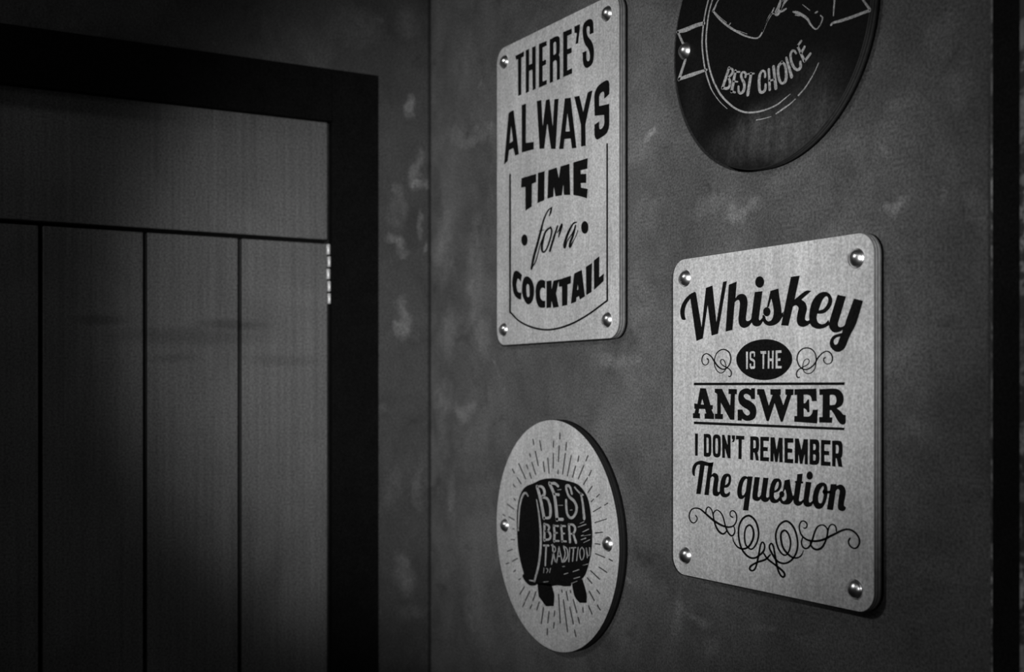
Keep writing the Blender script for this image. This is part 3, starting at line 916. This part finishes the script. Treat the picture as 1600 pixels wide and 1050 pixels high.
  ('lettering|pale word TRADITION', """
S -229,-164,25 -96,-150,25
S -162,-159,31 -185,-429,26
S 2,-129,22 13,-266,30 -24,-391,20
S -31,-135,13 67,-157,20 72,-202,16 13,-237,12
S 13,-234,30 72,-345,19
S 164,-135,14 106,-353,18
S 164,-135,15 243,-330,19
S 132,-269,16 209,-255,16
S 281,-116,19 319,-219,19 260,-328,24
S 281,-116,10 365,-146,17 378,-235,21 312,-310,23 260,-328,14
S 432,-122,16 407,-305,16
S 469,-118,13 576,-102,13
S 527,-111,22 500,-288,18
S 633,-94,14 597,-270,14
S 724,-78,12 770,-117,14 770,-189,15 718,-247,9 678,-200,14 678,-127,13 724,-78,11
S 826,-83,18 850,-201,14
S 826,-83,13 884,-175,8 904,-69,15"""),
  ('highlight_lines|pale cut marks on the barrel', """
S 633,171,7 814,224,11
S 744,120,7 884,170,11
S 704,14,9 814,46,13
S 764,-18,7 904,35,9
S 674,222,5 774,255,6
S 774,71,4 923,103,8
S 704,64,7 758,77,10
S 510,-426,9 654,-380,11
S 531,-513,9 674,-472,9
S 291,-488,10 386,-459,9
S 253,-391,9 306,-381,10
S 469,-585,6 613,-535,6
S 744,-313,4 864,-282,7
S 125,618,6 221,632,7
S 145,415,4 255,424,6
S 437,373,6 490,384,7
S -218,-468,6 -229,-539,6
S -162,-467,6 -118,-478,9 -151,-529,5
S -52,-453,8 -74,-513,6
S -229,-661,6 -107,-639,6"""),
 ],
 'dark': [
  ('lettering|pale word BEST', """
S -549,-335,35 -657,-527,41
S -549,-335,18 -489,-369,27 -504,-410,32 -565,-437,23
S -565,-437,24 -534,-483,36 -557,-548,33 -657,-529,26
S -443,-394,38 -504,-599,41
S -451,-397,19 -373,-418,19
S -474,-496,19 -409,-516,17
S -514,-595,23 -448,-623,21
S -280,-490,30 -275,-457,26 -317,-433,23 -349,-455,37 -331,-508,31 -299,-564,37 -309,-631,39 -354,-651,28 -391,-623,30 -394,-573,29
S -243,-469,17 -144,-486,19
S -192,-480,39 -243,-689,42"""),
  ('lettering|pale word CHOICE', """
S 30,-559,28 27,-510,24 -19,-490,25 -55,-530,39 -62,-625,40 -48,-696,33 -5,-714,29 30,-693,35 37,-642,29
S 87,-495,30 101,-708,33
S 159,-483,35 195,-714,40
S 94,-616,20 170,-618,20
S 287,-465,31 232,-500,34 232,-585,34 260,-662,29 301,-687,25 341,-665,39 348,-582,34 328,-503,27 287,-465,23
S 351,-438,29 429,-647,38
S 495,-425,22 462,-389,21 422,-398,31 415,-458,30 449,-540,30 509,-595,25 555,-583,35 555,-527,29
S 515,-356,26 614,-532,30
S 515,-356,26 568,-318,25
S 568,-438,29 614,-389,29
S 620,-529,30 698,-478,29"""),
  ('ring_line', """
S -847,595,17 -902,505,18 -951,385,18 -986,261,19 -1007,133,20 -1011,19,19 -986,-147,18 -951,-280,17 -889,-426,17 -837,-520,9 -710,-665,8 -581,-772,5
S -779,576,17 -831,485,17 -889,368,17 -923,227,20 -941,90,20 -937,-17,21 -909,-174,21 -861,-318,22 -799,-446,21 -790,-458,20 -696,-589,23 -572,-704,21 -436,-801,20 -287,-868,19 -156,-896,19 -26,-907,18 101,-904,16 225,-886,15 294,-862,11 409,-820,6
S -105,-988,12 30,-995,9 122,-994,5
S 198,-980,12 328,-944,18 402,-922,11 482,-887,9
S 528,-859,15 614,-808,12 691,-742,10 756,-674,9 813,-596,8
S 1022,19,16 1029,-30,19 1022,-105,15 1015,-181,9"""),
  ('ribbon_print', """
S -1461,289,32 -1300,275,53 -1127,276,46 -979,264,42
S -1454,287,28 -1358,131,30
S -1314,-66,36 -1431,-262,45
S -1431,-262,35 -1198,-264,46 -930,-267,26"""),
  ('ribbon_print', """
S 985,-262,23 1006,-250,22 1112,-256,29 1268,-259,29 1400,-256,27 1485,-257,29
S 1360,-76,17 1405,-137,19 1490,-247,23"""),
  ('drawing_print', """
S -711,469,13 -758,430,14 -786,394,25 -820,359,28
S -820,359,17 -752,284,22 -644,186,21 -538,106,24 -407,21,23 -278,-54,18 -126,-117,15 -64,-120,17 -15,-83,18 47,1,18 120,69,20 168,126,12
S -792,343,6 -711,268,5 -591,172,5
S -551,131,10 -524,146,10
S -407,38,5 -253,-39,5
S -8,-76,20 59,15,20 120,73,22 174,63,8
S 183,55,17 216,44,32 252,63,27 285,127,23 323,182,20
S 192,79,27 234,125,30 276,195,23
S 216,72,31 281,128,26 346,176,23
S 264,84,19 323,133,18 387,164,15
S 276,56,15 317,62,25 349,68,15
S 451,9,15 508,-14,30 577,-56,28 656,-117,25 701,-184,17 778,-252,11 833,-227,12
S 485,-32,11 543,-55,11
S 833,-231,9 868,-165,15 839,-130,10
S 767,-87,16 795,-83,18
S 588,45,5 689,-39,8"""),
 ],
}

K = (M_PRINT, 0)
sign('tall pale plywood sign reading THERE\'S ALWAYS TIME for a COCKTAIL', 0.4009, 0.2796, rounded(0.3107, 0.4303, 0.022),
     M_BOARD[0], M_EDGE, [(-0.1313, 0.1930), (0.1292, 0.1931), (0.1297, -0.1914), (-0.1335, -0.1924)],
     ART['cocktail'], dict(lettering=K, dot=K, border_line=K))
sign('pale rectangular plywood sign reading Whiskey IS THE ANSWER I DON\'T REMEMBER The question', 0.8184, -0.0309, rounded(0.3096, 0.3627, 0.021),
     M_BOARD[1], M_EDGE_PALE, [(-0.1305, 0.1587), (0.1330, 0.1570), (0.1307, -0.1599), (-0.1299, -0.1583)],
     ART['whiskey'], dict(lettering=K, oval_badge=K, flourish=K, rule_line=K))
sign('round pale plywood sign with a black barrel print reading BEST BEER TRADITION', 0.4004, -0.1956, disc(0.1559),
     M_BOARD[0], M_EDGE_BURNT, [(-0.1297, 0.0008), (0.1315, 0.0025)],
     ART['barrel'], dict(barrel_print=K, ray_lines=(M_PRINT_FINE, 0), lettering=(M_ENGR, 1), highlight_lines=(M_ENGR, 1)))
sign('round black-stained plywood sign lettered BEST CHOICE, cut off by the top of the photo', 0.8189, 0.3845, disc(0.1511),
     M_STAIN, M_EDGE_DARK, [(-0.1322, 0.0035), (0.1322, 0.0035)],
     ART['dark'], dict(lettering=(M_CHALK, 0), ring_line=(M_CHALK, 0), ribbon_print=(M_CHALK, 0), drawing_print=(M_CHALK, 0)))
